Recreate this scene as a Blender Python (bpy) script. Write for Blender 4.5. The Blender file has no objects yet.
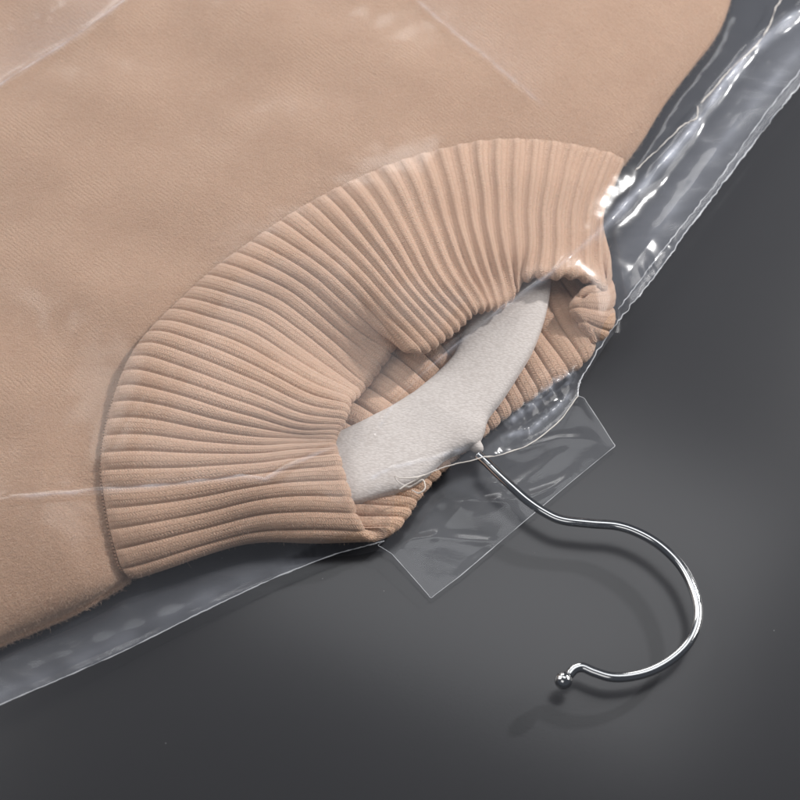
import bpy, math, random
import numpy as np
from mathutils import Vector

# ------------------------------------------------------------------ camera, world, light
scene = bpy.context.scene
COL = scene.collection
TILT = math.radians(33.0)      # camera leans back from straight-down
DIST = 0.80
SENS, LENS = 36.0, 85.0
W = SENS / LENS
ST, CT = math.sin(TILT), math.cos(TILT)
CAM = np.array([0.0, -DIST * ST, DIST * CT])

cam_d = bpy.data.cameras.new('camera')
cam = bpy.data.objects.new('camera', cam_d)
COL.objects.link(cam)
cam.location = CAM
cam.rotation_euler = (TILT, 0, 0)
cam_d.lens = LENS
cam_d.sensor_width = SENS
cam_d.clip_start = 0.01
cam_d.clip_end = 50
cam_d.dof.use_dof = True
cam_d.dof.focus_distance = 0.775
cam_d.dof.aperture_fstop = 13.0
scene.camera = cam

world = bpy.data.worlds.new("World")
scene.world = world
world.use_nodes = True
bg = world.node_tree.nodes['Background']
bg.inputs['Color'].default_value = (0.80, 0.86, 1.0, 1)
bg.inputs['Strength'].default_value = 0.09

scene.view_settings.view_transform = 'Standard'
scene.view_settings.look = 'None'
scene.view_settings.exposure = 0.0
scene.view_settings.gamma = 1.0
scene.cycles.max_bounces = 16
scene.cycles.transparent_max_bounces = 24
scene.cycles.caustics_reflective = False
scene.cycles.caustics_refractive = False
scene.cycles.sample_clamp_indirect = 4.0


def area(name, loc, target, sx, sy, power, color=(1, 1, 1)):
    d = bpy.data.lights.new(name, 'AREA')
    d.shape = 'RECTANGLE'
    d.size = sx
    d.size_y = sy
    d.energy = power
    d.color = color
    o = bpy.data.objects.new(name, d)
    COL.objects.link(o)
    o.location = loc
    o.rotation_euler = (Vector(target) - Vector(loc)).to_track_quat('-Z', 'Y').to_euler()
    return o

# hard strip to the back right (casts the hook's shadow), big box overhead at the back
area('strip_softbox', (1.04, 0.68, 0.76), (0, 0, 0), 0.07, 0.08, 18.0, (1.0, 0.98, 0.96))
area('key_softbox', (1.60, 0.36, 0.88), (0, 0, 0), 0.8, 0.7, 12.0, (1.0, 0.97, 0.94))
area('back_softbox', (-0.30, 1.75, 0.90), (0, 0, 0), 1.0, 0.5, 10.0, (1.0, 0.98, 0.96))
area('overhead_softbox', (0.15, 0.28, 1.10), (0.02, 0.0, 0), 0.80, 0.54, 2.6, (0.98, 0.985, 1.0))
area('left_softbox', (-1.10, 0.50, 1.05), (-0.05, 0.0, 0), 1.1, 1.1, 13.0, (1.0, 0.97, 0.94))
area('front_softbox', (-0.45, -0.95, 1.15), (0, 0, 0), 0.8, 0.6, 2.0, (1.0, 0.98, 0.96))


def at(px, py, z):
    """Place on the table (metres) of a spot of the plan drawn on an 800 grid, at height z."""
    px = np.asarray(px, float); py = np.asarray(py, float); z = np.asarray(z, float)
    a = (px - 400) / 800 * W
    b = (400 - py) / 800 * W
    dx, dy, dz = a, ST + b * CT, -CT + b * ST
    t = (z - CAM[2]) / dz
    return np.stack([CAM[0] + t * dx, CAM[1] + t * dy, z + 0 * t], -1)


def plan(P):
    """Inverse of at()."""
    v = P - CAM
    f = v[..., 1] * ST - v[..., 2] * CT
    a = v[..., 0] / f
    b = (v[..., 1] * CT + v[..., 2] * ST) / f
    return 400 + a / W * 800, 400 - b / W * 800


# ------------------------------------------------------------------ helpers
def tag(o, label=None, cat=None, kind=None, group=None):
    if label: o['label'] = label
    if cat: o['category'] = cat
    if kind: o['kind'] = kind
    if group: o['group'] = group
    return o


def mesh_obj(name, verts, faces, mat, parent=None, uv=None, smooth=True):
    me = bpy.data.meshes.new(name)
    verts = np.asarray(verts, np.float32)
    faces = np.asarray(faces, np.int32)
    n, k = faces.shape
    me.vertices.add(len(verts))
    me.vertices.foreach_set('co', verts.ravel())
    me.loops.add(n * k)
    me.loops.foreach_set('vertex_index', faces.ravel())
    me.polygons.add(n)
    me.polygons.foreach_set('loop_start', np.arange(0, n * k, k, dtype=np.int32))
    if smooth:
        me.polygons.foreach_set('use_smooth', np.ones(n, bool))
    me.update(calc_edges=True)
    if uv is not None:
        l = me.uv_layers.new(name='UVMap')
        l.data.foreach_set('uv', np.asarray(uv, np.float32)[faces.ravel()].ravel())
    me.validate()
    me.materials.append(mat)
    o = bpy.data.objects.new(name, me)
    COL.objects.link(o)
    if parent: o.parent = parent
    return o


def grid_faces(nu, nv, closed_u=False):
    """Verts indexed [u, v] -> u*nv+v."""
    u = np.arange(nu if closed_u else nu - 1)
    v = np.arange(nv - 1)
    U, V = np.meshgrid(u, v, indexing='ij')
    U2 = (U + 1) % nu
    return np.stack([U * nv + V, U2 * nv + V, U2 * nv + V + 1, U * nv + V + 1], -1).reshape(-1, 4)


def empty(name, loc):
    o = bpy.data.objects.new(name, None)
    COL.objects.link(o)
    o.location = loc
    o.empty_display_size = 0.02
    bpy.context.view_layer.update()
    return o


def reparent(o, root):
    o.parent = root
    o.matrix_parent_inverse = root.matrix_world.inverted()


def catmull(P, t, closed=False):
    """P (n,...) control points at integer params, t sample params."""
    n = len(P)
    i = np.floor(t).astype(int)
    if not closed:
        i = np.clip(i, 0, n - 2)
    f = (t - i).reshape((-1,) + (1,) * (P.ndim - 1))
    if closed:
        a, b, c, d = P[(i - 1) % n], P[i % n], P[(i + 1) % n], P[(i + 2) % n]
    else:
        b, c = P[i], P[i + 1]
        a = np.where((i > 0).reshape(f.shape), P[np.maximum(i - 1, 0)], 2 * P[i] - P[i + 1])
        d = np.where((i < n - 2).reshape(f.shape), P[np.minimum(i + 2, n - 1)], 2 * P[i + 1] - P[i])
    return 0.5 * (2 * b + (c - a) * f + (2 * a - 5 * b + 4 * c - d) * f ** 2 + (3 * b - a - 3 * c + d) * f ** 3)


def tube(path, r, seg=12, caps=True):
    """path (n,3), r scalar or (n,) -> verts, quads."""
    path = np.asarray(path, float)
    n = len(path)
    r = np.broadcast_to(np.asarray(r, float), (n,))
    T = np.gradient(path, axis=0)
    T /= np.linalg.norm(T, axis=1)[:, None] + 1e-12
    up = np.array([0, 0, 1.0])
    A = np.cross(T, up); A /= np.linalg.norm(A, axis=1)[:, None] + 1e-9
    B = np.cross(A, T)
    th = np.linspace(0, 2 * math.pi, seg, endpoint=False)
    V = path[:, None, :] + r[:, None, None] * (np.cos(th)[None, :, None] * A[:, None, :] + np.sin(th)[None, :, None] * B[:, None, :])
    if caps:
        V = np.concatenate([np.repeat(path[:1, None], seg, 1), V, np.repeat(path[-1:, None], seg, 1)], 0)
    m = V.shape[0]
    # indexed [ring, seg]; transpose into [seg, ring]
    F = grid_faces(seg, m, True)
    V = V.transpose(1, 0, 2).reshape(-1, 3)
    return V, F


rng = np.random.default_rng(7)


def wavy(x, y, scale, seed, n=24, ridged=False):
    """Smooth noise from random plane waves (x, y in metres, scale = wavelength in metres)."""
    r = np.random.default_rng(seed)
    out = np.zeros_like(x)
    for _ in range(n):
        a = r.uniform(0, 2 * math.pi); k = 2 * math.pi / (scale * r.uniform(0.6, 1.7)); p = r.uniform(0, 6.28)
        out = out + np.sin(k * (x * math.cos(a) + y * math.sin(a)) + p)
    out /= math.sqrt(n / 2)
    return 1 - 2 * np.abs(out) if ridged else out


# ------------------------------------------------------------------ materials
def new_mat(name):
    m = bpy.data.materials.new(name)
    m.use_nodes = True
    nt = m.node_tree
    b = nt.nodes['Principled BSDF']
    return m, nt, b


class N:
    """tiny node maths helper"""
    def __init__(s, nt): s.nt = nt
    def _in(s, sock, v):
        if isinstance(v, (int, float)): sock.default_value = v
        else: s.nt.links.new(v, sock)
    def m(s, op, a, b=None, c=None):
        n = s.nt.nodes.new('ShaderNodeMath'); n.operation = op
        s._in(n.inputs[0], a)
        if b is not None: s._in(n.inputs[1], b)
        if c is not None: s._in(n.inputs[2], c)
        return n.outputs[0]
    def noise(s, vec, scale, detail=3, rough=0.55):
        n = s.nt.nodes.new('ShaderNodeTexNoise')
        if vec is not None: s.nt.links.new(vec, n.inputs['Vector'])
        n.inputs['Scale'].default_value = scale
        n.inputs['Detail'].default_value = detail
        n.inputs['Roughness'].default_value = rough
        return n.outputs['Fac']
    def ramp(s, fac, c0, c1, p0=0.0, p1=1.0):
        n = s.nt.nodes.new('ShaderNodeValToRGB')
        s.nt.links.new(fac, n.inputs[0])
        e = n.color_ramp.elements
        e[0].position, e[0].color = p0, c0
        e[1].position, e[1].color = p1, c1
        return n.outputs[0]
    def bump(s, h, dist, strength=1.0, normal=None):
        n = s.nt.nodes.new('ShaderNodeBump')
        n.inputs['Distance'].default_value = dist
        n.inputs['Strength'].default_value = strength
        s.nt.links.new(h, n.inputs['Height'])
        if normal is not None: s.nt.links.new(normal, n.inputs['Normal'])
        return n.outputs[0]


def knit_mat(name, cols, pitch, vdist, fuzz, contrast, tint=(1, 1, 1), mlo=0.35, mhi=1.0, wobx=0.35):
    """UV.x counts ribs/columns, UV.y counts millimetres along the column."""
    m, nt, b = new_mat(name)
    h = N(nt)
    uvn = nt.nodes.new('ShaderNodeUVMap'); uvn.uv_map = 'UVMap'
    sep = nt.nodes.new('ShaderNodeSeparateXYZ'); nt.links.new(uvn.outputs[0], sep.inputs[0])
    geo = nt.nodes.new('ShaderNodeTexCoord').outputs['Object']
    wob = h.noise(geo, 260, 2)
    wob2 = h.noise(geo, 700, 2)
    x = h.m('ADD', h.m('MULTIPLY', sep.outputs[0], cols), h.m('MULTIPLY', h.m('SUBTRACT', wob, 0.5), wobx))
    y = h.m('ADD', h.m('DIVIDE', sep.outputs[1], pitch), h.m('MULTIPLY', h.m('SUBTRACT', wob2, 0.5), 0.8))
    tri = h.m('MULTIPLY', h.m('ABSOLUTE', h.m('SUBTRACT', h.m('FRACT', x), 0.5)), 2.0)
    ph = h.m('ADD', y, h.m('MULTIPLY', tri, 0.75))
    wave = h.m('ADD', h.m('MULTIPLY', h.m('SINE', h.m('MULTIPLY', ph, 2 * math.pi)), 0.5), 0.5)
    colm = h.m('SUBTRACT', 1.0, h.m('POWER', tri, 2.5))
    st = h.m('ADD', h.m('MULTIPLY', h.m('MULTIPLY', wave, colm), 0.55), h.m('MULTIPLY', colm, 0.45))
    fz = h.noise(geo, 1500, 4, 0.75)
    fz2 = h.noise(geo, 420, 4, 0.7)
    mask = h.noise(geo, 38, 3, 0.6)                   # brushed in some places, clear stitches in others
    mk = nt.nodes.new('ShaderNodeMapRange'); mk.inputs[1].default_value = 0.35; mk.inputs[2].default_value = 0.68
    mk.inputs[3].default_value = mlo; mk.inputs[4].default_value = mhi
    nt.links.new(mask, mk.inputs[0])
    stm = h.m('MULTIPLY', st, mk.outputs[0])
    hh = h.m('ADD', stm, h.m('ADD', h.m('MULTIPLY', fz, fuzz), h.m('MULTIPLY', fz2, fuzz * 0.8)))
    bn = h.bump(hh, vdist)
    nt.links.new(bn, b.inputs['Normal'])
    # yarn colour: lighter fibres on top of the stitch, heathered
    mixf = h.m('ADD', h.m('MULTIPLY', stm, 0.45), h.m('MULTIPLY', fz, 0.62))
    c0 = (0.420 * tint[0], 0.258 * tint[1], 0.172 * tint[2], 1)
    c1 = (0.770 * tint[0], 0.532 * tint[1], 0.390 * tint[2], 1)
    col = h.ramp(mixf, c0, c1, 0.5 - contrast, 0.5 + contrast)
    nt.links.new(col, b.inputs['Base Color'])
    b.inputs['Roughness'].default_value = 0.95
    b.inputs['Specular IOR Level'].default_value = 0.15
    b.inputs['Subsurface Weight'].default_value = 0.25
    b.inputs['Subsurface Radius'].default_value = (1.0, 0.55, 0.38)
    b.inputs['Subsurface Scale'].default_value = 0.0006
    b.inputs['Sheen Weight'].default_value = 0.35
    b.inputs['Sheen Roughness'].default_value = 0.45
    b.inputs['Sheen Tint'].default_value = (1.0, 0.86, 0.76, 1)
    return m


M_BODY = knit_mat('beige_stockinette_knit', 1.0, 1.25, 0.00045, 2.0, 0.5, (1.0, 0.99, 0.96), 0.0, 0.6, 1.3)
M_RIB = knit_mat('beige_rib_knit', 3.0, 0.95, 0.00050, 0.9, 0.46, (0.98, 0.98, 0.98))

M_FUZZ, nt, b = new_mat('beige_wool_fibre')
b.inputs['Base Color'].default_value = (0.66, 0.48, 0.37, 1)
b.inputs['Roughness'].default_value = 0.9
b.inputs['Specular IOR Level'].default_value = 0.2

# table: satin charcoal acrylic
M_TABLE, nt, b = new_mat('charcoal_satin_tabletop')
h = N(nt)
tc = nt.nodes.new('ShaderNodeTexCoord').outputs['Object']
b.inputs['Base Color'].default_value = (0.037, 0.038, 0.042, 1)
rn = h.ramp(h.noise(tc, 9, 4), (0.215, 0.215, 0.215, 1), (0.24, 0.24, 0.24, 1), 0.2, 0.8)
nt.links.new(rn, b.inputs['Roughness'])
b.inputs['Specular IOR Level'].default_value = 0.55
vd = nt.nodes.new('ShaderNodeTexVoronoi'); vd.inputs['Scale'].default_value = 130; nt.links.new(tc, vd.inputs['Vector'])
keep = h.m('GREATER_THAN', h.noise(tc, 37, 2), 0.60)
speck = h.m('MULTIPLY', h.m('LESS_THAN', vd.outputs['Distance'], 0.035), keep)
cm = nt.nodes.new('ShaderNodeMix'); cm.data_type = 'RGBA'
nt.links.new(h.m('MULTIPLY', speck, 0.35), cm.inputs[0])
cm.inputs[6].default_value = (0.037, 0.038, 0.042, 1); cm.inputs[7].default_value = (0.35, 0.35, 0.36, 1)
nt.links.new(cm.outputs[2], b.inputs['Base Color'])
dust = h.noise(tc, 900, 2)
nt.links.new(h.bump(dust, 0.00003, 0.3), b.inputs['Normal'])

# plush hanger
M_PLUSH, nt, b = new_mat('embossed_offwhite_foam')
h = N(nt)
tc = nt.nodes.new('ShaderNodeTexCoord').outputs['Object']
mp = nt.nodes.new('ShaderNodeMapping'); nt.links.new(tc, mp.inputs[0])
mp.inputs['Rotation'].default_value = (0, 0, math.radians(58))
mp.inputs['Scale'].default_value = (1.0, 2.3, 1.0)
v = nt.nodes.new('ShaderNodeTexVoronoi'); v.feature = 'F1'
nt.links.new(mp.outputs[0], v.inputs['Vector']); v.inputs['Scale'].default_value = 650
hh = h.m('ADD', h.m('MULTIPLY', v.outputs['Distance'], 1.0), h.m('MULTIPLY', h.noise(tc, 1500, 3), 0.5))
nt.links.new(h.bump(hh, 0.00016, 0.7), b.inputs['Normal'])
col = h.ramp(v.outputs['Distance'], (0.64, 0.585, 0.545, 1), (0.53, 0.475, 0.435, 1), 0.15, 0.8)
nt.links.new(col, b.inputs['Base Color'])
b.inputs['Roughness'].default_value = 0.8
b.inputs['Sheen Weight'].default_value = 0.15

M_CHROME, nt, b = new_mat('polished_steel_wire')
b.inputs['Base Color'].default_value = (0.60, 0.61, 0.62, 1)
b.inputs['Metallic'].default_value = 1.0
h = N(nt)
tc = nt.nodes.new('ShaderNodeTexCoord').outputs['Object']
nt.links.new(h.ramp(h.noise(tc, 300, 3), (0.07, 0.07, 0.07, 1), (0.16, 0.16, 0.16, 1), 0.3, 0.7), b.inputs['Roughness'])


def film_mat(name, haze, gloss, rough, bumpd, tint=(0.97, 0.975, 0.985)):
    m = bpy.data.materials.new(name)
    m.use_nodes = True
    nt = m.node_tree
    nt.nodes.remove(nt.nodes['Principled BSDF'])
    out = nt.nodes['Material Output']
    h = N(nt)
    tc = nt.nodes.new('ShaderNodeTexCoord').outputs['Object']
    mp = nt.nodes.new('ShaderNodeMapping'); nt.links.new(tc, mp.inputs[0])
    mp.inputs['Rotation'].default_value = (0, 0, math.radians(-40))
    mp.inputs['Scale'].default_value = (1.0, 2.6, 1.0)
    n1 = h.noise(mp.outputs[0], 28, 4, 0.55)
    n2 = h.noise(mp.outputs[0], 120, 3, 0.6)
    hh = h.m('ADD', n1, h.m('MULTIPLY', n2, 0.22))
    nb = h.bump(hh, bumpd, 1.0)
    tr = nt.nodes.new('ShaderNodeBsdfTransparent'); tr.inputs[0].default_value = (*tint, 1)
    gl = nt.nodes.new('ShaderNodeBsdfGlossy'); gl.inputs['Roughness'].default_value = rough
    gl.inputs['Color'].default_value = (1, 1, 1, 1)
    nt.links.new(nb, gl.inputs['Normal'])
    ge = nt.nodes.new('ShaderNodeNewGeometry')
    dp = nt.nodes.new('ShaderNodeVectorMath'); dp.operation = 'DOT_PRODUCT'
    nt.links.new(ge.outputs['Incoming'], dp.inputs[0]); nt.links.new(nb, dp.inputs[1])
    cth = h.m('ABSOLUTE', dp.outputs['Value'])
    f5 = h.m('POWER', h.m('SUBTRACT', 1.0, h.m('MINIMUM', cth, 1.0)), 5.0)
    sch = h.m('ADD', 0.04, h.m('MULTIPLY', f5, 0.96))      # Schlick, the same from both sides of a thin sheet
    fac = h.m('MINIMUM', h.m('MULTIPLY', sch, gloss), 0.9)
    mx = nt.nodes.new('ShaderNodeMixShader')
    nt.links.new(fac, mx.inputs[0]); nt.links.new(tr.outputs[0], mx.inputs[1]); nt.links.new(gl.outputs[0], mx.inputs[2])
    df = nt.nodes.new('ShaderNodeBsdfDiffuse'); df.inputs[0].default_value = (0.80, 0.84, 0.95, 1)
    mx2 = nt.nodes.new('ShaderNodeMixShader')
    at_ = nt.nodes.new('ShaderNodeAttribute'); at_.attribute_name = 'glint_haze'   # fold highlights painted as white haze, plus doubled film
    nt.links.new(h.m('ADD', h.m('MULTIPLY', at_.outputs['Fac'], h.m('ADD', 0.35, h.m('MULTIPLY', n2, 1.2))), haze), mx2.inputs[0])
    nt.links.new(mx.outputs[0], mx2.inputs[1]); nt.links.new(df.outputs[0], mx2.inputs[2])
    nt.links.new(mx2.outputs[0], out.inputs['Surface'])
    return m


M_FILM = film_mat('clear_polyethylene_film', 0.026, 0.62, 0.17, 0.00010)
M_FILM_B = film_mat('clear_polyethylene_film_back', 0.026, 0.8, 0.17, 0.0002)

M_BEAD, nt, b = new_mat('melted_film_seam')
b.inputs['Base Color'].default_value = (0.82, 0.84, 0.88, 1)
b.inputs['Roughness'].default_value = 0.25
b.inputs['Alpha'].default_value = 0.45
M_SEAL, nt, b = new_mat('cream_heat_seal')
b.inputs['Base Color'].default_value = (0.80, 0.75, 0.70, 1)
b.inputs['Roughness'].default_value = 0.4
b.inputs['Alpha'].default_value = 0.6

# ------------------------------------------------------------------ tabletop
xs = np.array([-3.0, 3.0]); ys = np.array([-2.0, 4.0])
tv = np.array([[-1.6, -1.2, 0], [1.6, -1.2, 0], [1.6, 1.3, 0], [-1.6, 1.3, 0],
               [-1.6, -1.2, -0.03], [1.6, -1.2, -0.03], [1.6, 1.3, -0.03], [-1.6, 1.3, -0.03]], float)
tf = np.array([[0, 1, 2, 3], [7, 6, 5, 4], [0, 4, 5, 1], [1, 5, 6, 2], [2, 6, 7, 3], [3, 7, 4, 0]])
table = mesh_obj('tabletop', tv, tf, M_TABLE, smooth=False)
tag(table, 'smooth satin charcoal grey tabletop under the bagged sweater', 'tabletop', 'structure')

# ------------------------------------------------------------------ sweater
SEAM = [(130,585),(119,570),(116,554),(111,530),(106,508),(102,488),(101,471),(102,455),(104,437),(108,420),(113,403),(119,388),
 (125,371),(131,358),(138,346),(148,334),(160,321),(172,310),(182,299),(194,288),(208,277),(223,265),(238,254),(252,243),(267,233),
 (280,223),(295,213),(311,204),(326,196),(341,188),(358,180),(376,172),(394,166),(413,160),(431,154),(450,148),(470,144),(489,141),
 (506,140),(525,140),(544,141),(564,144),(584,148),(602,152),(618,156),(630,164)]
ROWA = [(165,573),(158,562),(155,545),(151,523),(148,503),(148,485),(147,469),(144,453),(140,436),(141,420),(143,403),(146,387),
 (150,372),(156,358),(164,346),(176,336),(190,327),(202,316),(213,304),(223,293),(235,284),(248,275),(262,264),(276,253),(290,245),
 (303,236),(315,228),(328,221),(342,214),(356,207),(371,199),(388,192),(406,186),(422,181),(439,177),(455,173),(471,171),(488,170),
 (505,170),(523,170),(541,171),(559,172),(576,174),(593,177),(607,181),(620,188)]
ROWM = [(235,549),(240,534),(245,517),(247,501),(247,484),(245,472),(244,463),(243,454),(242,446),(242,438),(242,430),(241,420),
 (241,408),(240,395),(240,380),(242,364),(245,348),(249,333),(255,319),(264,307),(278,300),(294,295),(308,287),(322,279),(334,272),
 (345,267),(354,262),(363,258),(373,254),(384,247),(396,240),(408,232),(421,226),(435,220),(449,216),(463,213),(477,211),(492,210),
 (506,210),(521,210),(536,210),(550,210),(565,209),(581,209),(595,210),(608,215)]
ROWC = [(305,546),(305,531),(303,512),(302,495),(300,477),(298,463),(296,454),(294,449),(292,445),(292,441),(292,436),(292,430),
 (294,423),(296,416),(298,407),(300,397),(303,384),(308,371),(314,360),(322,350),(331,342),(342,334),(354,325),(366,317),(376,311),
 (386,308),(395,306),(403,303),(410,300),(418,297),(427,292),(436,286),(446,281),(456,275),(466,270),(476,266),(486,261),(496,257),
 (508,251),(521,245),(534,244),(549,244),(565,243),(580,242),(594,245),(604,253)]
EDGE = [(374,541),(363,530),(354,514),(349,498),(344,482),(340,468),(337,456),(336,449),(335,444),(335,440),(336,435),(338,430),
 (341,425),(344,419),(346,413),(347,407),(349,401),(354,397),(359,393),(365,386),(373,376),(381,365),(390,353),(400,338),(411,352),
 (422,353),(431,349),(439,343),(446,337),(454,331),(461,325),(467,319),(473,314),(479,311),(486,309),(493,309),(500,307),(508,302),
 (515,294),(523,283),(535,279),(549,280),(564,278),(578,279),(591,283),(602,295)]
EDGE_B = [(582,296),(576,309),(584,323),(592,339),(580,358),(566,368),(551,378),(536,387),(521,397),(508,406),(497,415),(486,424),
 (475,433),(465,442),(455,451),(445,460),(435,470),(426,480),(417,491),(410,500),(404,510),(397,520),(388,531)]
NF, NB = 45, 24
NG = NF + NB
g = np.arange(46)


def zprof(keys):
    k = np.array(keys, float)
    return np.interp(g, k[:, 0], k[:, 1]) / 1000.0

Z_SEAM = zprof([(0, 7), (1, 12), (3, 19), (6, 24), (12, 28), (22, 30), (32, 28), (38, 22), (42, 15), (44, 10), (45, 7)])
Z_A = zprof([(0, 8), (1, 13), (3, 21), (6, 26), (12, 31), (22, 33), (32, 30), (38, 24), (42, 17), (44, 11.5), (45, 8)])
Z_M = zprof([(0, 8), (1, 13), (3, 20), (5, 24), (8, 25), (12, 28), (15, 28), (18, 26), (21, 27), (24, 30), (30, 32), (38, 26), (42, 19), (44, 13), (45, 9)])
Z_C = zprof([(0, 9), (1, 14), (3, 20), (5, 23), (8, 22), (10, 22), (11, 24), (13, 26), (16, 24), (18, 19), (20, 18), (22, 22), (26, 31), (32, 32), (36, 28), (38, 26), (42, 21), (44, 15), (45, 12)])
Z_E = zprof([(0, 9), (1, 13), (3, 19), (5, 22), (7, 23), (9, 23), (11, 24), (14, 25), (16, 22), (18, 16), (20, 16), (22, 17), (23, 21), (24, 26), (28, 28), (33, 29), (36, 25), (38, 22), (40, 24), (42, 25), (44, 20), (45, 15)])

rows = []
for pts, z in ((SEAM, Z_SEAM), (ROWA, Z_A), (ROWM, Z_M), (ROWC, Z_C), (EDGE, Z_E)):
    p = np.array(pts, float)
    for _ in range({id(SEAM): 3, id(ROWA): 8, id(ROWM): 10, id(ROWC): 8}.get(id(pts), 0)):
        p[1:-1] = 0.25 * p[:-2] + 0.5 * p[1:-1] + 0.25 * p[2:]
    if pts is EDGE:
        q = np.array(EDGE_B, float)
        k = np.arange(1, NB) / NB
        zb = np.interp(k, [0, 0.042, 0.083, 0.125, 0.167, 0.25, 0.8, 0.93, 1], [17, 18, 17, 14, 9, 7, 6.5, 7, 9]) / 1000
        # rim turns over: pull the turned edge back a little
        c = np.array(ROWC, float)
        p = p + (c - p) * np.clip(5.0 / (np.linalg.norm(c - p, axis=1) + 1e-6), 0, 0.3)[:, None]
        P = at(p[:, 0], p[:, 1], z)
        Q = at(q[:, 0], q[:, 1], zb)
    else:
        P = at(p[:, 0], p[:, 1], z)
        k = (np.arange(1, NB) / NB)[:, None]
        Q = P[-1] * (1 - k) + P[0] * k
        bow = {id(SEAM): 0.040, id(ROWA): 0.032, id(ROWM): 0.018, id(ROWC): 0.003}[id(pts)]
        Q[:, 0] -= 0.6 * bow * np.sin(math.pi * k[:, 0]); Q[:, 1] += 0.8 * bow * np.sin(math.pi * k[:, 0])
        sag = np.clip(np.minimum(k, 1 - k)[:, 0] / 0.14, 0, 1)
        Q[:, 2] = Q[:, 2] * (1 - sag) + {id(SEAM): 0.006, id(ROWA): 0.008, id(ROWM): 0.010, id(ROWC): 0.009}[id(pts)] * sag
        if pts is ROWC:
            Q[:4] = at([608, 609, 606, 600], [287, 308, 325, 335], [0.013, 0.011, 0.009, 0.008])
    L = np.concatenate([P, Q], 0)
    if pts is EDGE: L[0] = 0.25 * L[-1] + 0.5 * L[0] + 0.25 * L[1]
    if pts is not EDGE:
        L = 0.25 * np.roll(L, 1, 0) + 0.5 * L + 0.25 * np.roll(L, -1, 0)
    rows.append(L)
rows = np.array(rows)                                  # (5, NG, 3)
PER = 16
t = np.arange(NG * PER) / PER
R5 = np.stack([catmull(r, t, True) for r in rows])     # (5, nt, 3)
NVC = 92
vv = np.linspace(0, 4, NVC)
CS = catmull(R5, vv)                                   # (NVC, nt, 3)
CS = CS.transpose(1, 0, 2)                             # [t, v]
# small irregularity so ribs are not machine-perfect
irr = wavy(CS[..., 0], CS[..., 1], 0.045, 5) * 0.0004
CS[..., 2] += irr
CS[..., 0] += wavy(CS[..., 0], CS[..., 1], 0.040, 6) * 0.00015
dT = np.roll(CS, -1, 0) - np.roll(CS, 1, 0)
dV = np.gradient(CS, axis=1)
dVn = dV / (np.linalg.norm(dV, axis=-1, keepdims=True) + 1e-12)
Nn = np.cross(dT, dV)
Nn /= np.linalg.norm(Nn, axis=-1, keepdims=True) + 1e-12
# orientation: top (front, g=25) must point up
if Nn[25 * PER, 45, 2] < 0: Nn = -Nn
for _ in range(5):
    Nn = 0.25 * np.roll(Nn, 1, 0) + 0.5 * Nn + 0.25 * np.roll(Nn, -1, 0)
Nn /= np.linalg.norm(Nn, axis=-1, keepdims=True) + 1e-12
spacing = np.linalg.norm(dT, axis=-1) * PER / 2
for _ in range(10):
    spacing = 0.25 * np.roll(spacing, 1, 0) + 0.5 * spacing + 0.25 * np.roll(spacing, -1, 0)
amp = np.clip(0.32 * spacing, 0.0003, 0.0015)
s = np.abs(np.sin(math.pi * t))
sharp = s ** 0.38
soft = (0.5 - 0.5 * np.cos(2 * math.pi * t)) ** 1.1
mixr = np.clip((t - 24) / 10, 0, 1) * np.clip((46 - t) / 1.0, 0, 1)
prof = sharp * (1 - mixr) + soft * mixr
# fine knit columns on each rib
colw = 0.10 * np.abs(np.sin(3 * math.pi * t))
prof = (prof + colw * prof) [:, None]
amp = amp * (1 + 0.25 * mixr[:, None])
ribvar = 1 + 0.12 * np.interp(t, np.arange(NG + 1), rng.normal(0, 1, NG + 1))[:, None]
th = 0.0015
NR = 9
NI = 86
pts, cent = [], []
fade0 = np.clip(vv / 0.22, 0, 1) ** 0.6              # ribs die into the seam
disp = amp * prof * ribvar
soften = 1 - 0.40 * np.clip((vv - 3.3) / 0.7, 0, 1)
disp = disp * soften[None] + amp * 0.7 * (1 - soften[None])
for j in range(NVC):
    pts.append(CS[:, j] + Nn[:, j] * (th + disp[:, j] * (0.35 + 0.65 * fade0[j]))[:, None])
j = NVC - 1
for k in range(1, NR + 1):
    a = math.pi * k / (NR + 1)
    rad = (th + disp[:, j])[:, None]
    pts.append(CS[:, j] + rad * (math.cos(a) * Nn[:, j] + 1.25 * math.sin(a) * dVn[:, j]))
for k in range(NI):
    j = NVC - 1 - k
    pts.append(CS[:, j] - Nn[:, j] * (th + disp[:, j] * np.where(t > 45.5, 1.35, 0.8))[:, None])
COLLAR = np.stack(pts, 1)                              # [t, k]
COLLAR[..., 2] = np.maximum(COLLAR[..., 2], 0.0022)
nt_, nk = COLLAR.shape[:2]
seg = np.linalg.norm(np.diff(COLLAR, axis=1), axis=-1).mean(0)
vmm = np.concatenate([[0], np.cumsum(seg)]) * 1000
# duplicate the closing column so UVs stay continuous
COLLAR = np.concatenate([COLLAR, COLLAR[:1]], 0)
U = np.concatenate([t, [NG]])
uv = np.stack(np.broadcast_arrays(U[:, None], vmm[None, :]), -1).reshape(-1, 2)

sweater = empty('sweater', tuple(at(330, 330, 0.0)))
tag(sweater, 'soft beige knitted sweater with a ribbed turtleneck lying inside a clear plastic bag', 'sweater')
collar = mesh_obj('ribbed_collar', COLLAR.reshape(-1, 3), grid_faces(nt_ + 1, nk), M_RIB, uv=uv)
reparent(collar, sweater)

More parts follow.
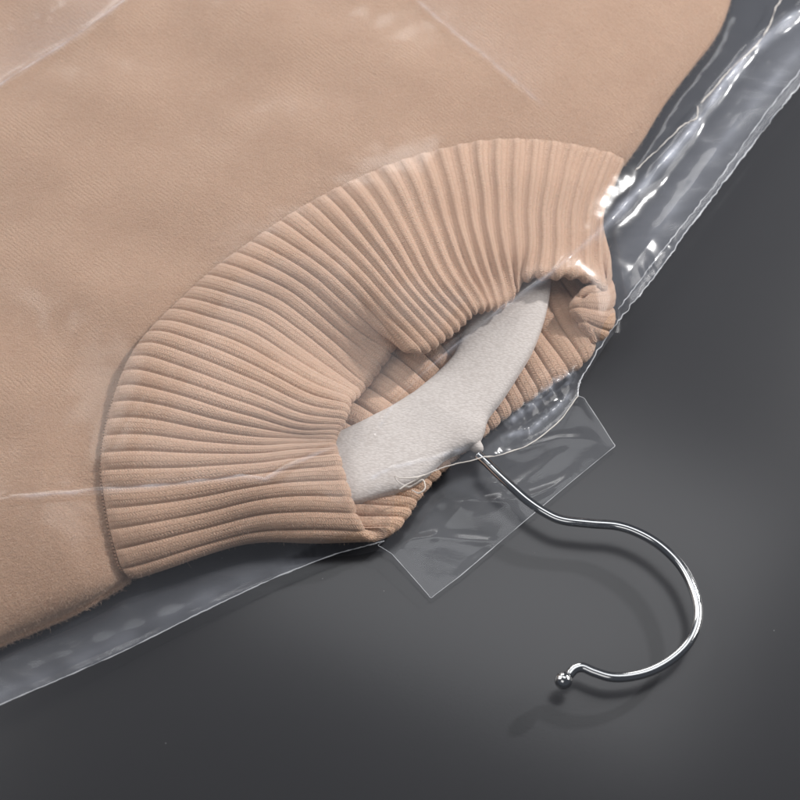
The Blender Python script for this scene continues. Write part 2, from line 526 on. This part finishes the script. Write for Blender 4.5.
# body: skirt from the seam outwards, with sides that roll under
LP = np.array([(130,585),(112,594),(80,608),(40,626),(0,643),(-60,672),(-140,712),(-230,756)], float)
RP = np.array([(630,164),(643,136),(662,103),(690,66),(710,40),(724,12),(736,-40),(750,-160)], float)
FARP = np.array([(-230,756),(-330,480),(-360,150),(-340,-180),(-120,-330),(250,-340),(560,-260),(750,-160)], float)
NQ, NW = 300, 240
sq = np.linspace(0, 1, NQ)
wq = np.linspace(0, 1, NW) ** 1.15
s3 = catmull(rows[0][:46], sq * 45)
seam_px = np.stack(plan(s3), -1)
LP[:2] = [seam_px[0], seam_px[0] * 0.5 + np.array([98, 600]) * 0.5]; RP[0] = seam_px[-1]
RP[1] = RP[0] * 0.5 + RP[2] * 0.5 + [1, 1]
# same smoothing as the collar loop gives
far_px = catmull(FARP, sq * 7)
Lw = catmull(LP, wq * 7); Rw = catmull(RP, wq * 7)
S_, W_ = sq[:, None, None], wq[None, :, None]
lin = seam_px[:, None] * (1 - W_) + far_px[:, None] * W_
corrL = Lw - (LP[0] * (1 - wq[:, None]) + LP[-1] * wq[:, None])
corrR = Rw - (RP[0] * (1 - wq[:, None]) + RP[-1] * wq[:, None])
BP = lin + (1 - S_) ** 2 * corrL[None] + S_ ** 2 * corrR[None]
zs = s3[:, 2][:, None]
edge = np.clip(np.minimum(sq / 0.20, (1 - sq) / 0.36), 0, 1)
zfar = (0.006 + 0.024 * (1 - (1 - edge) ** 2) ** np.where(sq > 0.5, 0.85, 0.5))[:, None]
wz = np.clip(wq[None, :] / 0.25, 0, 1); wz = wz * wz * (3 - 2 * wz)
BZ = zs * (1 - wz) + zfar * wz
# tuck under the collar at the seam, then a soft roll
nearpx = np.clip(wq[None, :] / 0.045, 0, 1)
BZ = BZ - 0.0008 + 0.0020 * np.sin(nearpx * math.pi / 2) * (1 - np.clip(wq[None, :] / 0.4, 0, 1)) * edge[:, None]
BODY = at(BP[..., 0], BP[..., 1], BZ)
BODY[..., 2] += (wavy(BODY[..., 0], BODY[..., 1], 0.085, 11) * 0.0011 + wavy(BODY[..., 0], BODY[..., 1], 0.03, 12) * 0.00012) * edge[:, None]
# sides rolling under: extra columns on both ends
def under(colpts, inward):
    out = []
    z0 = colpts[:, 2].copy()
    for k in range(1, 9):
        a = math.pi * k / 9
        p = colpts.copy()
        rad = np.maximum(z0 - 0.0016, 0.001) / 2
        p[:, 2] = z0 - rad * (1 - np.cos(a))
        p[:, :2] += (rad * math.sin(a) * 0.8)[:, None] * (-inward) + (0 if k < 5 else (k - 4) * 0.003) * inward
        out.append(p)
    return out
cin = BODY[NQ // 2, :, :2]
dl = cin - BODY[0, :, :2]; dl /= np.linalg.norm(dl, axis=1)[:, None]
dr = cin - BODY[-1, :, :2]; dr /= np.linalg.norm(dr, axis=1)[:, None]
BODYX = np.concatenate([np.array(under(BODY[0], dl))[::-1], BODY, np.array(under(BODY[-1], dr))], 0)
BODYX[..., 2] = np.maximum(BODYX[..., 2], 0.0016)
# knit columns run along the neck axis (towards lower right)
ax = math.radians(-43)
ux = (-BODYX[..., 0] * math.sin(ax) + BODYX[..., 1] * math.cos(ax)) * 1000 / 1.7
uy = (BODYX[..., 0] * math.cos(ax) + BODYX[..., 1] * math.sin(ax)) * 1000
uvb = np.stack([ux, uy], -1).reshape(-1, 2)
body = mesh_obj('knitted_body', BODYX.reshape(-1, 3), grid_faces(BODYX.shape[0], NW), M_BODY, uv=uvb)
reparent(body, sweater)

# looped linking seam between body and collar: a chain of little stitches
sp = rows[0][:46]
tt = np.linspace(0.3, 44.7, 1500)
base = catmull(sp, tt)
nz = np.array([Nn[int(round(x * PER)) % (NG * PER), 0] for x in tt])
tx = -np.array([dVn[int(round(x * PER)) % (NG * PER), 0] for x in tt])
phs = np.linspace(0, 2 * math.pi * 250, len(tt))
chain = base + nz * (0.0002 + 0.0002 * np.cos(phs))[:, None] + tx * (0.0006 + 0.0005 * np.sin(phs))[:, None]
V, F = tube(chain, 0.00035, 6)
seamo = mesh_obj('linking_seam', V, F, M_RIB, uv=np.stack([np.zeros(len(V)), V[:, 0] * 1000], -1))
reparent(seamo, sweater)


# loose wool fibres
def fibres(P, Nv, n, length, seed):
    r = np.random.default_rng(seed)
    idx = r.integers(0, len(P), n)
    p = P[idx]; nn = Nv[idx]
    d1 = r.normal(0, 1, (n, 3)); d1 -= (d1 * nn).sum(1)[:, None] * nn
    d1 /= np.linalg.norm(d1, axis=1)[:, None]
    ln = (length * r.uniform(0.4, 1.3, n))[:, None]
    up1 = r.uniform(0.3, 1.0, n)[:, None]
    a = p - nn * 0.0002
    bb = p + (d1 * 0.35 + nn * 0.45 * up1) * ln
    d2 = d1 + r.normal(0, 0.5, (n, 3))
    c = p + (d2 * 0.8 + nn * 0.55 * up1) * ln
    w = np.cross(d1, nn) * 0.000035
    V = np.stack([a - w, a + w, bb + w * 0.9, bb - w * 0.9, c + w * 0.4, c - w * 0.4], 1)
    base = np.arange(n)[:, None] * 6
    F = np.concatenate([base + np.array([0, 1, 2, 3]), base + np.array([3, 2, 4, 5])], 0)
    return V.reshape(-1, 3), F


def grid_normals(G):
    a = np.gradient(G, axis=0); b = np.gradient(G, axis=1)
    n = np.cross(a, b); n /= np.linalg.norm(n, axis=-1, keepdims=True) + 1e-12
    return n
cn = grid_normals(COLLAR)
if cn[25 * PER, 45, 2] < 0: cn = -cn
V, F = fibres(COLLAR.reshape(-1, 3), cn.reshape(-1, 3), 42000, 0.0013, 21)
fz = mesh_obj('wool_fuzz', V, F, M_FUZZ, smooth=False); fz['kind'] = 'stuff'
reparent(fz, sweater)
bn = grid_normals(BODYX)
if bn[NQ // 2, NW // 2, 2] < 0: bn = -bn
px_, py_ = plan(BODYX)
vis = ((px_ > -20) & (py_ > -20)).ravel()
V, F = fibres(BODYX.reshape(-1, 3)[vis], bn.reshape(-1, 3)[vis], 60000, 0.0013, 22)
fz = mesh_obj('wool_fuzz', V, F, M_FUZZ, smooth=False); fz['kind'] = 'stuff'
reparent(fz, sweater)

# ------------------------------------------------------------------ hanger
HL = np.array([(505,150),(497,220),(484,280),(468,320),(455,354),(438,374),(424,386),(414,394),(406,399),(398,404),(388,410),(376,416),(358,425),(332,437),(290,456),(220,482),(150,505)], float)
HR = np.array([(545,150),(550,220),(552,270),(547,310),(534,348),(517,377),(502,400),(489,417),(484,433),(477,445),(464,450),(445,459),(415,484),(362,503),(300,518),(240,528),(165,535)], float)
nh = 260
th_ = np.linspace(0, 16, nh)
zc = np.interp(th_, [0, 3, 8, 12, 16], [14, 14, 13.5, 12, 10]) / 1000
hl = catmull(HL, th_); hr = catmull(HR, th_)
A = at(hl[:, 0], hl[:, 1], zc); B = at(hr[:, 0], hr[:, 1], zc)
mid = (A + B) / 2; half = (B - A) / 2
ang = np.linspace(0, 2 * math.pi, 64, endpoint=False)
ca, sa = np.cos(ang), np.sin(ang)
xa = np.sign(ca) * np.abs(ca) ** 0.55
za = np.sign(sa) * np.abs(sa) ** 0.5 * 0.0048
HV = mid[:, None] + half[:, None] * xa[None, :, None]
HV[..., 2] += za[None, :] * 1.0
# centre bulge and taper ends
endt = np.clip(np.minimum(th_, 16 - th_) / 0.5, 0.02, 1) ** 0.5
HV = mid[:, None] + (HV - mid[:, None]) * endt[:, None, None]
HV = HV.transpose(1, 0, 2)
hanger = empty('hanger', tuple(at(430, 430, 0.0)))
tag(hanger, 'broad off-white padded hanger with a curved steel hook, poking out of the turtleneck', 'hanger')
hb = mesh_obj('shoulder_bar', HV.reshape(-1, 3), grid_faces(64, nh, True), M_PLUSH)
reparent(hb, hanger)
# socket where the hook enters
sc0 = at(462, 432, 0.0120); sc1 = at(482, 452, 0.0122)
tb = np.linspace(0, 1, 24)
path = sc0 + (sc1 - sc0) * tb[:, None]
rr = 0.0024 * np.sqrt(np.clip(1 - np.clip((tb - 0.55) / 0.45, 0, 1) ** 3, 0.0, 1)) + 0.0012 * (1 - tb)
V, F = tube(path, rr, 32)
so = mesh_obj('hook_socket', V, F, M_PLUSH); reparent(so, hanger)

HK = [(478,455),(486,462),(498,474),(512,487),(528,501),(545,512.5),(562,520),(590,523.5),(618,526),(641,534),(662,547),(680,565),
      (692,586),(698,608),(696,627),(687,645),(671,660),(651,671),(630,676.5),(611,677),(594,672),(583,667.5),(575,669),(569,675)]
hk = np.array(HK, float)
tk = np.linspace(0, len(hk) - 1, 420)
hp = catmull(hk, tk)
zk = np.interp(tk, [0, 3, 6, 13, 20, 23], [13.0, 12.8, 12.0, 12.4, 12.0, 12.0]) / 1000
V, F = tube(at(hp[:, 0], hp[:, 1], zk), 0.0019, 28)
hook = mesh_obj('hook', V, F, M_CHROME); reparent(hook, hanger)
# ball tip
bc = at(563.5, 680.5, 0.0118)
lat = np.linspace(-math.pi / 2, math.pi / 2, 25)
ringr = np.cos(lat) * 0.0034
path = bc + np.stack([np.zeros(25), np.zeros(25), np.sin(lat) * 0.0034], -1)
th2 = np.linspace(0, 2 * math.pi, 32, endpoint=False)
BV = path[None] + ringr[None, :, None] * np.stack([np.cos(th2), np.sin(th2), 0 * th2], -1)[:, None]
ball = mesh_obj('ball_tip', BV.reshape(-1, 3), grid_faces(32, 25, True), M_CHROME)
bpy.context.view_layer.update()
reparent(ball, hook)

# ------------------------------------------------------------------ plastic garment bag (draped film)
def densify(poly, step=6.0):
    poly = np.asarray(poly, float); out = []
    for a, b_ in zip(poly[:-1], poly[1:]):
        n = max(1, int(np.linalg.norm((b_ - a)[:2]) / step))
        for k in range(n): out.append(a + (b_ - a) * k / n)
    out.append(poly[-1])
    return np.array(out)


def smooth_curve(pts, n=None, closed=False):
    pts = np.asarray(pts, float)
    if n is None: n = int(np.linalg.norm(np.diff(pts[:, :2], axis=0), axis=1).sum() / 4)
    return catmull(pts, np.linspace(0, len(pts) - 1, n))

# obstacle height map on a 2 mm grid
GX0, GY0, GS = -0.26, -0.26, 0.002
GN, GM = 265, 265


def raster(Ps):
    H = np.zeros((GN, GM))
    for P in Ps:
        P = P.reshape(-1, 3)
        i = np.round((P[:, 0] - GX0) / GS).astype(int); j = np.round((P[:, 1] - GY0) / GS).astype(int)
        ok = (i >= 0) & (i < GN) & (j >= 0) & (j < GM)
        np.maximum.at(H, (i[ok], j[ok]), P[ok, 2])
    H2 = H.copy()
    for a in (-1, 0, 1):
        for c in (-1, 0, 1):
            H2 = np.maximum(H2, np.where(H > 0, 0, 1) * np.roll(np.roll(H, a, 0), c, 1))
    return H2
body_f = catmull(BODY, np.linspace(0, NQ - 1, 600))
H = raster([COLLAR, body_f, HV])


def blur(Z, n):
    for _ in range(n):
        Z = 0.2 * (Z + np.roll(Z, 1, 0) + np.roll(Z, -1, 0) + np.roll(Z, 1, 1) + np.roll(Z, -1, 1))
    return Z
HD = H.copy()
for _ in range(2):
    for a_, c_ in ((1, 0), (-1, 0), (0, 1), (0, -1)):
        HD = np.maximum(HD, np.roll(np.roll(HD, a_, 0), c_, 1))
HS = np.maximum(blur(HD, 22), 0)


def poly_mask(X, Y, poly):
    inside = np.zeros(X.shape, bool)
    n = len(poly)
    for a in range(n):
        x1, y1 = poly[a]; x2, y2 = poly[(a + 1) % n]
        if y1 == y2: continue
        c = ((y1 > Y) != (y2 > Y)) & (X < (x2 - x1) * (Y - y1) / (y2 - y1) + x1)
        inside ^= c
    return inside


def seg_near(X, Y, B):
    """nearest point on closed polyline B (n,3): distance, nearest xyz."""
    best = np.full(X.shape, 1e9); near = np.zeros(X.shape + (3,))
    n = len(B)
    for a in range(n):
        p, q = B[a], B[(a + 1) % n]
        d = q - p; L2 = d[0] ** 2 + d[1] ** 2
        if L2 == 0: continue
        s_ = np.clip(((X - p[0]) * d[0] + (Y - p[1]) * d[1]) / L2, 0, 1)
        cx, cy = p[0] + s_ * d[0], p[1] + s_ * d[1]
        dd = np.hypot(X - cx, Y - cy)
        m_ = dd < best
        best = np.where(m_, dd, best)
        near[m_] = np.stack([cx, cy, p[2] + s_ * d[2]], -1)[m_]
    return best, near


def film(name, B, obstacle, wrinkle, mat, parent, floor=0.0006, fine=0.0009, iters=1500, sagk=0.5e-5):
    """B: closed world-space boundary (n,3)."""
    xs = GX0 + np.arange(GN) * GS; ys = GY0 + np.arange(GM) * GS
    X, Y = np.meshgrid(xs, ys, indexing='ij')
    ins = poly_mask(X, Y, B[:, :2])
    i = np.round((B[:, 0] - GX0) / GS).astype(int); j = np.round((B[:, 1] - GY0) / GS).astype(int)
    # pin: outside cells take the height of the nearest boundary point (coarse search)
    Bc = B[::3]
    best = np.full(X.shape, 1e9); zb = np.zeros(X.shape)
    for p in Bc:
        d = (X - p[0]) ** 2 + (Y - p[1]) ** 2
        m_ = d < best; best[m_] = d[m_]; zb[m_] = p[2]
    Z = zb.copy()
    ob = obstacle if obstacle is not None else np.full(X.shape, floor)
    for it in range(iters):
        Zn = 0.25 * (np.roll(Z, 1, 0) + np.roll(Z, -1, 0) + np.roll(Z, 1, 1) + np.roll(Z, -1, 1))
        Z = np.where(ins, np.maximum(Zn - sagk, ob), zb)
    Zs = np.where(ins, blur(Z, 10), Z)
    # fine grid
    bx0, by0 = B[:, 0].min() - fine, B[:, 1].min() - fine
    bx0 = max(bx0, GX0 + 0.004); by0 = max(by0, GY0 + 0.004)
    nx = int((min(B[:, 0].max(), GX0 + GN * GS - 0.006) - bx0) / fine) + 2
    ny = int((min(B[:, 1].max(), GY0 + GM * GS - 0.006) - by0) / fine) + 2
    x = bx0 + np.arange(nx) * fine; y = by0 + np.arange(ny) * fine
    X, Y = np.meshgrid(x, y, indexing='ij')
    # bicubic (Catmull) upsample
    Zr = catmull(Zs, (x - GX0) / GS)
    Zf = catmull(Zr.T.copy(), (y - GY0) / GS).T
    inside = poly_mask(X, Y, B[:, :2])
    # border vertices: outside but touching inside -> snapped onto the outline
    nb = np.zeros_like(inside)
    for a in (-1, 0, 1):
        for c in (-1, 0, 1):
            nb |= np.roll(np.roll(inside, a, 0), c, 1)
    border = nb & ~inside
    use = inside | border
    bd, near = seg_near(X[use], Y[use], B)
    dist = np.full(X.shape, 1.0); dist[use] = bd
    P = np.stack([X, Y, Zf], -1)
    fadeb = np.clip(dist / 0.004, 0, 1)
    px, py = plan(P)
    dz = wrinkle(px, py, X, Y, Zf)
    P[..., 2] = np.maximum(P[..., 2] + dz * (0.25 + 0.75 * fadeb), floor)
    nn = np.zeros(X.shape + (3,)); nn[use] = near
    wgt = np.clip(1 - dist / 0.003, 0, 1)[..., None]
    P[..., 2] = P[..., 2] * (1 - wgt[..., 0]) + nn[..., 2] * wgt[..., 0]
    P[border] = nn[border]
    idx = -np.ones(X.shape, int)
    F = []
    q = use[:-1, :-1] & use[1:, :-1] & use[1:, 1:] & use[:-1, 1:] & (inside[:-1, :-1] | inside[1:, :-1] | inside[1:, 1:] | inside[:-1, 1:])
    I, J = np.nonzero(q)
    quad = np.stack([I * ny + J, (I + 1) * ny + J, (I + 1) * ny + J + 1, I * ny + J + 1], -1)
    used = np.unique(quad)
    remap = -np.ones(nx * ny, int); remap[used] = np.arange(len(used))
    o = mesh_obj(name, P.reshape(-1, 3)[used], remap[quad], mat)
    sa = o.data.attributes.new('glint_haze', 'FLOAT', 'POINT')
    sv = glint_haze_map(px, py).ravel()[used] if obstacle is not None else np.zeros(len(used))
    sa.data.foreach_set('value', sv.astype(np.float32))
    reparent(o, parent)
    return o, P, (bx0, by0, fine)


def dist_poly(px, py, poly):
    """signed-ish distance (pixels) to open polyline, with side sign and along-parameter."""
    best = np.full(px.shape, 1e9); sign = np.ones(px.shape); al = np.zeros(px.shape)
    poly = np.asarray(poly, float)
    tot = 0; Ls = np.linalg.norm(np.diff(poly, axis=0), axis=1); T = Ls.sum()
    for k in range(len(poly) - 1):
        p, q = poly[k], poly[k + 1]
        d = q - p; L2 = (d ** 2).sum()
        s_ = np.clip(((px - p[0]) * d[0] + (py - p[1]) * d[1]) / L2, 0, 1)
        dx, dy = px - p[0] - s_ * d[0], py - p[1] - s_ * d[1]
        dd = np.hypot(dx, dy)
        m_ = dd < best
        best[m_] = dd[m_]; sign[m_] = np.sign(d[0] * dy - d[1] * dx)[m_]
        al[m_] = ((tot + s_ * Ls[k]) / T)[m_]
        tot += Ls[k]
    return best, sign, al

# creases: polyline, height (mm), width (px), end fade
CREASES = [
    ([(860,-50),(800,13),(751,52),(725,84),(690,133),(647,182),(612,219)], 3.2, 6, 0.16),
    ([(640,190),(605,227),(560,268),(500,312),(450,352),(385,410)], 1.4, 4, 0.12),
    ([(-60,125),(0,86),(70,42),(132,-4),(190,-50)], 0.8, 4, 0.05),
    ([(-20,45),(40,20),(80,0)], 0.5, 8, 0.2),
    ([(405,-10),(440,22),(490,62),(545,108)], 0.7, 4, 0.1),
    ([(-10,500),(100,492),(180,486),(240,478),(265,481),(300,462),(345,443)], 1.1, 3.5, 0.1),
    ([(800,60),(740,120),(690,190),(650,240),(612,300)], 1.2, 9, 0.2),
    ([(395,405),(378,425),(366,450)], 0.8, 3.5, 0.2),
    ([(362,484),(380,474),(396,468),(440,458),(470,446)], 0.9, 3.5, 0.2),
    ([(640,275),(660,266),(700,275)], 1.2, 6, 0.3),
    ([(505,425),(530,408),(556,385),(578,372)], 2.2, 7, 0.2),
    ([(500,440),(540,425),(570,398)], 1.6, 5, 0.2),
    ([(250,595),(160,620),(60,660),(-20,690)], 1.0, 10, 0.2),
    ([(60,350),(160,250),(240,190)], 0.3, 10, 0.3),
]
# highlight streaks painted along folds and edges as white haze: polyline, width (px), strength
PAINTED_GLINTS = [
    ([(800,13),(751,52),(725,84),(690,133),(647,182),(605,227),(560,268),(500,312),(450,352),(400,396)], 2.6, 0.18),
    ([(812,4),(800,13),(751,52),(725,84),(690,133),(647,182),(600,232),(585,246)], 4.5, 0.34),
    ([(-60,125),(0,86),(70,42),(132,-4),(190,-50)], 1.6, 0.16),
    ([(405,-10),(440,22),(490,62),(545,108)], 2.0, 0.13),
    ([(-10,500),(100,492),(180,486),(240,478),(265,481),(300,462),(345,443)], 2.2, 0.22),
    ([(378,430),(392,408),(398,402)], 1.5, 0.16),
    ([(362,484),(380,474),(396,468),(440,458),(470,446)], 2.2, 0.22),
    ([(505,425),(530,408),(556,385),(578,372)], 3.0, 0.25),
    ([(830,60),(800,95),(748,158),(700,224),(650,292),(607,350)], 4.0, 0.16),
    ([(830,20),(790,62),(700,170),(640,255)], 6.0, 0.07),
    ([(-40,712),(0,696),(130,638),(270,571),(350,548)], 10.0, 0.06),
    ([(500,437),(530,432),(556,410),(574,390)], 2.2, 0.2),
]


def glint_haze_map(px, py):
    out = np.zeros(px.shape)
    for poly, w_, k_ in PAINTED_GLINTS:
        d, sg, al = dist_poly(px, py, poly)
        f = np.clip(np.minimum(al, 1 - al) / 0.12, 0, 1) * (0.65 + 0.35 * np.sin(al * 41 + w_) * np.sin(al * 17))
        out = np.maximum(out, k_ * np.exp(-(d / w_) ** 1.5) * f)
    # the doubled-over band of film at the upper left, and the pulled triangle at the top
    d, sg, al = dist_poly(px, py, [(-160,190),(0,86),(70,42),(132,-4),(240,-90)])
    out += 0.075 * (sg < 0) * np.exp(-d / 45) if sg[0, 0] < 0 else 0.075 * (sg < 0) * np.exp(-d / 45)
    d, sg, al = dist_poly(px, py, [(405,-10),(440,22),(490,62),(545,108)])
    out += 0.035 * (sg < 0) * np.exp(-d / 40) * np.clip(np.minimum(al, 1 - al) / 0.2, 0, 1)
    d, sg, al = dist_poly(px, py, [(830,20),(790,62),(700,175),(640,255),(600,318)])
    out += 0.035 * np.exp(-(d / 27) ** 4)  # silvery sheen painted along the loose strip at the right
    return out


def top_wrinkle(px, py, X, Y, Z):
    dz = np.zeros(px.shape)
    for poly, amp_, w_, fe in CREASES:
        d, sg, al = dist_poly(px, py, poly)
        f = np.clip(np.minimum(al, 1 - al) / fe, 0, 1)
        wig = 1 + 0.35 * np.sin(al * 37) * np.sin(al * 11 + 1)
        dz += amp_ / 1000 * np.exp(-np.abs(d / w_) ** 1.4) * f * wig
    # loose film beyond the sweater is crumpled, taut over it
    d, sg, al = dist_poly(px, py, [(800,0),(735,60),(640,190),(590,300),(570,390)])
    loose = np.clip(1 - (d - 30) / 30, 0, 1) * np.where(sg > 0, 1, 1)
    d2, _, _ = dist_poly(px, py, [(-50,700),(130,620),(330,560)])
    loose2 = np.clip(1 - (d2 - 20) / 30, 0, 1)
    al_, ac_ = X * 0.55 + Y * 0.83, X * 0.83 - Y * 0.55
    dz += loose * (0.0006 * wavy(al_ * 0.18, ac_, 0.030, 31) + 0.00006 * wavy(X, Y, 0.010, 32))
    dz += loose2 * (0.0003 * wavy((X * 0.91 + Y * 0.41) * 0.25, Y * 0.91 - X * 0.41, 0.03, 33))
    dz += 0.00014 * wavy(X, Y, 0.09, 34) + 0.00004 * wavy(X, Y, 0.016, 35)
    dz += 0.0002 * np.clip(wavy(X - Y, X + 0.3 * Y, 0.05, 36), 0.6, 2) * 0.5
    return dz


LEFT_E = [(-220,812,11),(-100,753,11),(0,705,10.5),(65,677,9.5),(130,648,8.5),(200,613,7.5),(270,580,7),(330,556,6.5),(362,547,7),(384,541,8)]
RIGHT_E = [(578,396,7),(581,380,7),(605,340,7),(625,312,8),(650,282,8.5),(675,248,9),(700,214,9),(725,181,9),(750,148,9),(776,114,9),(800,84,9),(850,20,6),(930,-90,6)]
MOUTH = [(384,541,8),(392,520,12),(395,500,17),(399,489,20.5),(412,482,20.5),(425,475,20.5),(448,466,20.5),(470,461,20.5),(484,457,19.5),(496,456,17),(512,451,14),(530,444,12),(548,431,10),(562,418,8.5),(578,396,7)]
FAR_E = [(930,-90,6),(700,-190,30),(300,-230,32),(-150,-180,32),(-230,200,32),(-235,600,25),(-220,812,11)]


def bound(parts, jit=0.0, seed=1):
    out = []
    r = np.random.default_rng(seed)
    for p in parts:
        c = smooth_curve(p)[:-1]
        if jit:
            k = r.normal(0, jit, (len(c), 2)); k[:3] = 0; k[-3:] = 0
            c[:, :2] += k
        out.append(c)
    c = np.concatenate(out, 0)
    return at(c[:, 0], c[:, 1], c[:, 2] / 1000)

bag = empty('garment_bag', tuple(at(400, 400, 0.0)))
tag(bag, 'clear crinkled plastic garment bag wrapped over the beige sweater', 'garment bag')
B_TOP = bound([LEFT_E, MOUTH, RIGHT_E, FAR_E], 0.35, 3)
OB = np.where(HS > 0.002, HS + 0.0010, 0.0008)
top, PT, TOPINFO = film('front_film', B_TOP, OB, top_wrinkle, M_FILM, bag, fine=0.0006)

# back film with the square flap below the hook
FLAP = [(384,541,8),(378,545,5.5),(392,554,4.5),(410,574,4.0),(431,598,3.2),(460,576,3.6),(520,525,4.0),(570,483,4.0),(615,446,3.4),(600,422,4.5),(584,398,6),(578,396,7)]


def lin_curve(pts, step=4):
    return densify(np.array(pts, float), step)


def bound2():
    out = []
    for p in (LEFT_E,): out.append(smooth_curve(p)[:-1])
    out.append(lin_curve(FLAP)[:-1])
    for p in (RIGHT_E, FAR_E): out.append(smooth_curve(p)[:-1])
    c = np.concatenate(out, 0)
    c[-len(out[-1]):, 2] = np.minimum(c[-len(out[-1]):, 2], 6)
    return at(c[:, 0], c[:, 1], c[:, 2] / 1000)


def back_wrinkle(px, py, X, Y, Z):
    dz = np.zeros(px.shape)
    for poly, amp_, w_ in (([(380,545),(440,538),(520,545),(570,530)], 1.1, 5), ([(430,500),(500,505),(560,490),(600,455)], 1.2, 6),
                           ([(470,520),(540,470),(580,440)], 1.0, 8), ([(410,560),(470,500),(520,470)], 0.8, 8),
                           ([(480,480),(530,500),(590,470)], 0.8, 4), ([(500,455),(560,440),(600,440)], 1.0, 5)):
        d, sg, al = dist_poly(px, py, poly)
        dz += amp_ / 1000 * np.exp(-np.abs(d / w_) ** 1.4) * np.clip(np.minimum(al, 1 - al) / 0.2, 0, 1)
    d, sg, al = dist_poly(px, py, [(400,560),(500,490),(600,440)])
    dz += 0.0005 * wavy(0.25 * (X * 0.6 - Y * 0.8), X * 0.8 + Y * 0.6, 0.045, 41) * np.clip(1 - (d - 40) / 40, 0.3, 1)
    dz += 0.00008 * wavy(X, Y, 0.016, 42)
    # sag to the table under the sweater
    return dz
BB = bound2()
OBB = np.full((GN, GM), 0.0012)
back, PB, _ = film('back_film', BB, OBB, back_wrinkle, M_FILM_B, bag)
# keep the back film under the sweater
me = back.data
co = np.zeros(len(me.vertices) * 3, np.float32); me.vertices.foreach_get('co', co); co = co.reshape(-1, 3)
px, py = plan(co)
msk = np.clip(blur((H > 0).astype(float), 12) * 2.2 - 0.6, 0, 1)
fx = np.clip((co[:, 0] - GX0) / GS, 0, GN - 2.001); fy = np.clip((co[:, 1] - GY0) / GS, 0, GM - 2.001)
i = fx.astype(int); j = fy.astype(int); u_ = fx - i; v_ = fy - j
m_ = (msk[i, j] * (1 - u_) + msk[i + 1, j] * u_) * (1 - v_) + (msk[i, j + 1] * (1 - u_) + msk[i + 1, j + 1] * u_) * v_
m_ = m_ * m_ * (3 - 2 * m_)
co[:, 2] = co[:, 2] * (1 - m_) + 0.0010 * m_
me.vertices.foreach_set('co', co.ravel()); me.update()


def top_at(px, py, guess=0.02, lift=0.0003):
    """place a spot on the front film"""
    px = np.asarray(px, float); py = np.asarray(py, float)
    z = np.full(px.shape, guess)
    bx0, by0, f = TOPINFO
    for k in range(12):
        P = at(px, py, z)
        i = np.clip(np.round((P[:, 0] - bx0) / f).astype(int), 0, PT.shape[0] - 1)
        j = np.clip(np.round((P[:, 1] - by0) / f).astype(int), 0, PT.shape[1] - 1)
        z = 0.5 * z + 0.5 * PT[i, j, 2]
    return at(px, py, z + lift)


def bead(name, P, r, mat, parent, seed=1, jit=0.0002, seg=7):
    rr = np.random.default_rng(seed)
    n = len(P)
    w = rr.normal(0, 1, (n, 3)); w = (w + np.roll(w, 1, 0) + np.roll(w, -1, 0)) / 3
    P = P + w * jit
    rad = r * (1 + 0.35 * np.interp(np.arange(n), np.arange(0, n, 5), rr.normal(0, 1, len(range(0, n, 5)))))
    V, F = tube(P, np.clip(rad, r * 0.3, r * 2), seg)
    o = mesh_obj(name, V, F, mat)
    reparent(o, parent)
    return o


def edge_path(pts, step=2.0):
    c = np.array(pts, float)
    n = int(np.linalg.norm(np.diff(c[:, :2], axis=0), axis=1).sum() / step)
    c = catmull(c, np.linspace(0, len(c) - 1, n))
    return at(c[:, 0], c[:, 1], c[:, 2] / 1000)

# welded edges of the bag
bead('side_weld', edge_path(RIGHT_E[:-1]), 0.00027, M_BEAD, bag, 51, 0.00036)
r2 = [(x - 7 - 2 * math.sin(x * 0.05), y - 3, z + 1.2) for x, y, z in RIGHT_E[3:-1]]
bead('side_weld', edge_path(r2), 0.00020, M_BEAD, bag, 52, 0.0003)
bead('side_weld', edge_path(LEFT_E), 0.00022, M_BEAD, bag, 53, 0.00008)
bead('flap_edge', edge_path(lin_curve(FLAP)), 0.00013, M_BEAD, bag, 54, 0.00003)
bead('mouth_edge', edge_path(MOUTH[3:]), 0.00026, M_SEAL, bag, 55, 0.0001)
# curled melt at the torn mouth
cur = [(425,475),(412,478),(400,478),(395,476),(398,482),(408,487),(415,484),(423,480),(425,488),(419,493),(412,490)]
c = smooth_curve([(x, y, 20.5 + 1.5 * math.sin(k)) for k, (x, y) in enumerate(cur)], 90)
bead('curled_melt', at(c[:, 0], c[:, 1], c[:, 2] / 1000), 0.00030, M_SEAL, bag, 56, 0.00005)
# crinkled cream heat-seal line on the front film
hs = smooth_curve([(786,-12,0),(781,0,0),(776,8,0),(771,22,0),(764,35,0),(753,49,0),(738,62,0),(725,75,0),(713,90,0),(701,103,0)], 110)
P = top_at(hs[:, 0], hs[:, 1], 0.012, 0.0001)
bead('heat_seal', P, 0.00028, M_SEAL, bag, 57, 0.00022)
hs = smooth_curve([(698,106,0),(697,118,0),(689,122,0),(681,127,0),(660,147,0),(646,160,0),(636,170,0)], 80)
P = top_at(hs[:, 0], hs[:, 1], 0.012, 0.0001)
bead('heat_seal', P, 0.00028, M_SEAL, bag, 58, 0.00022)
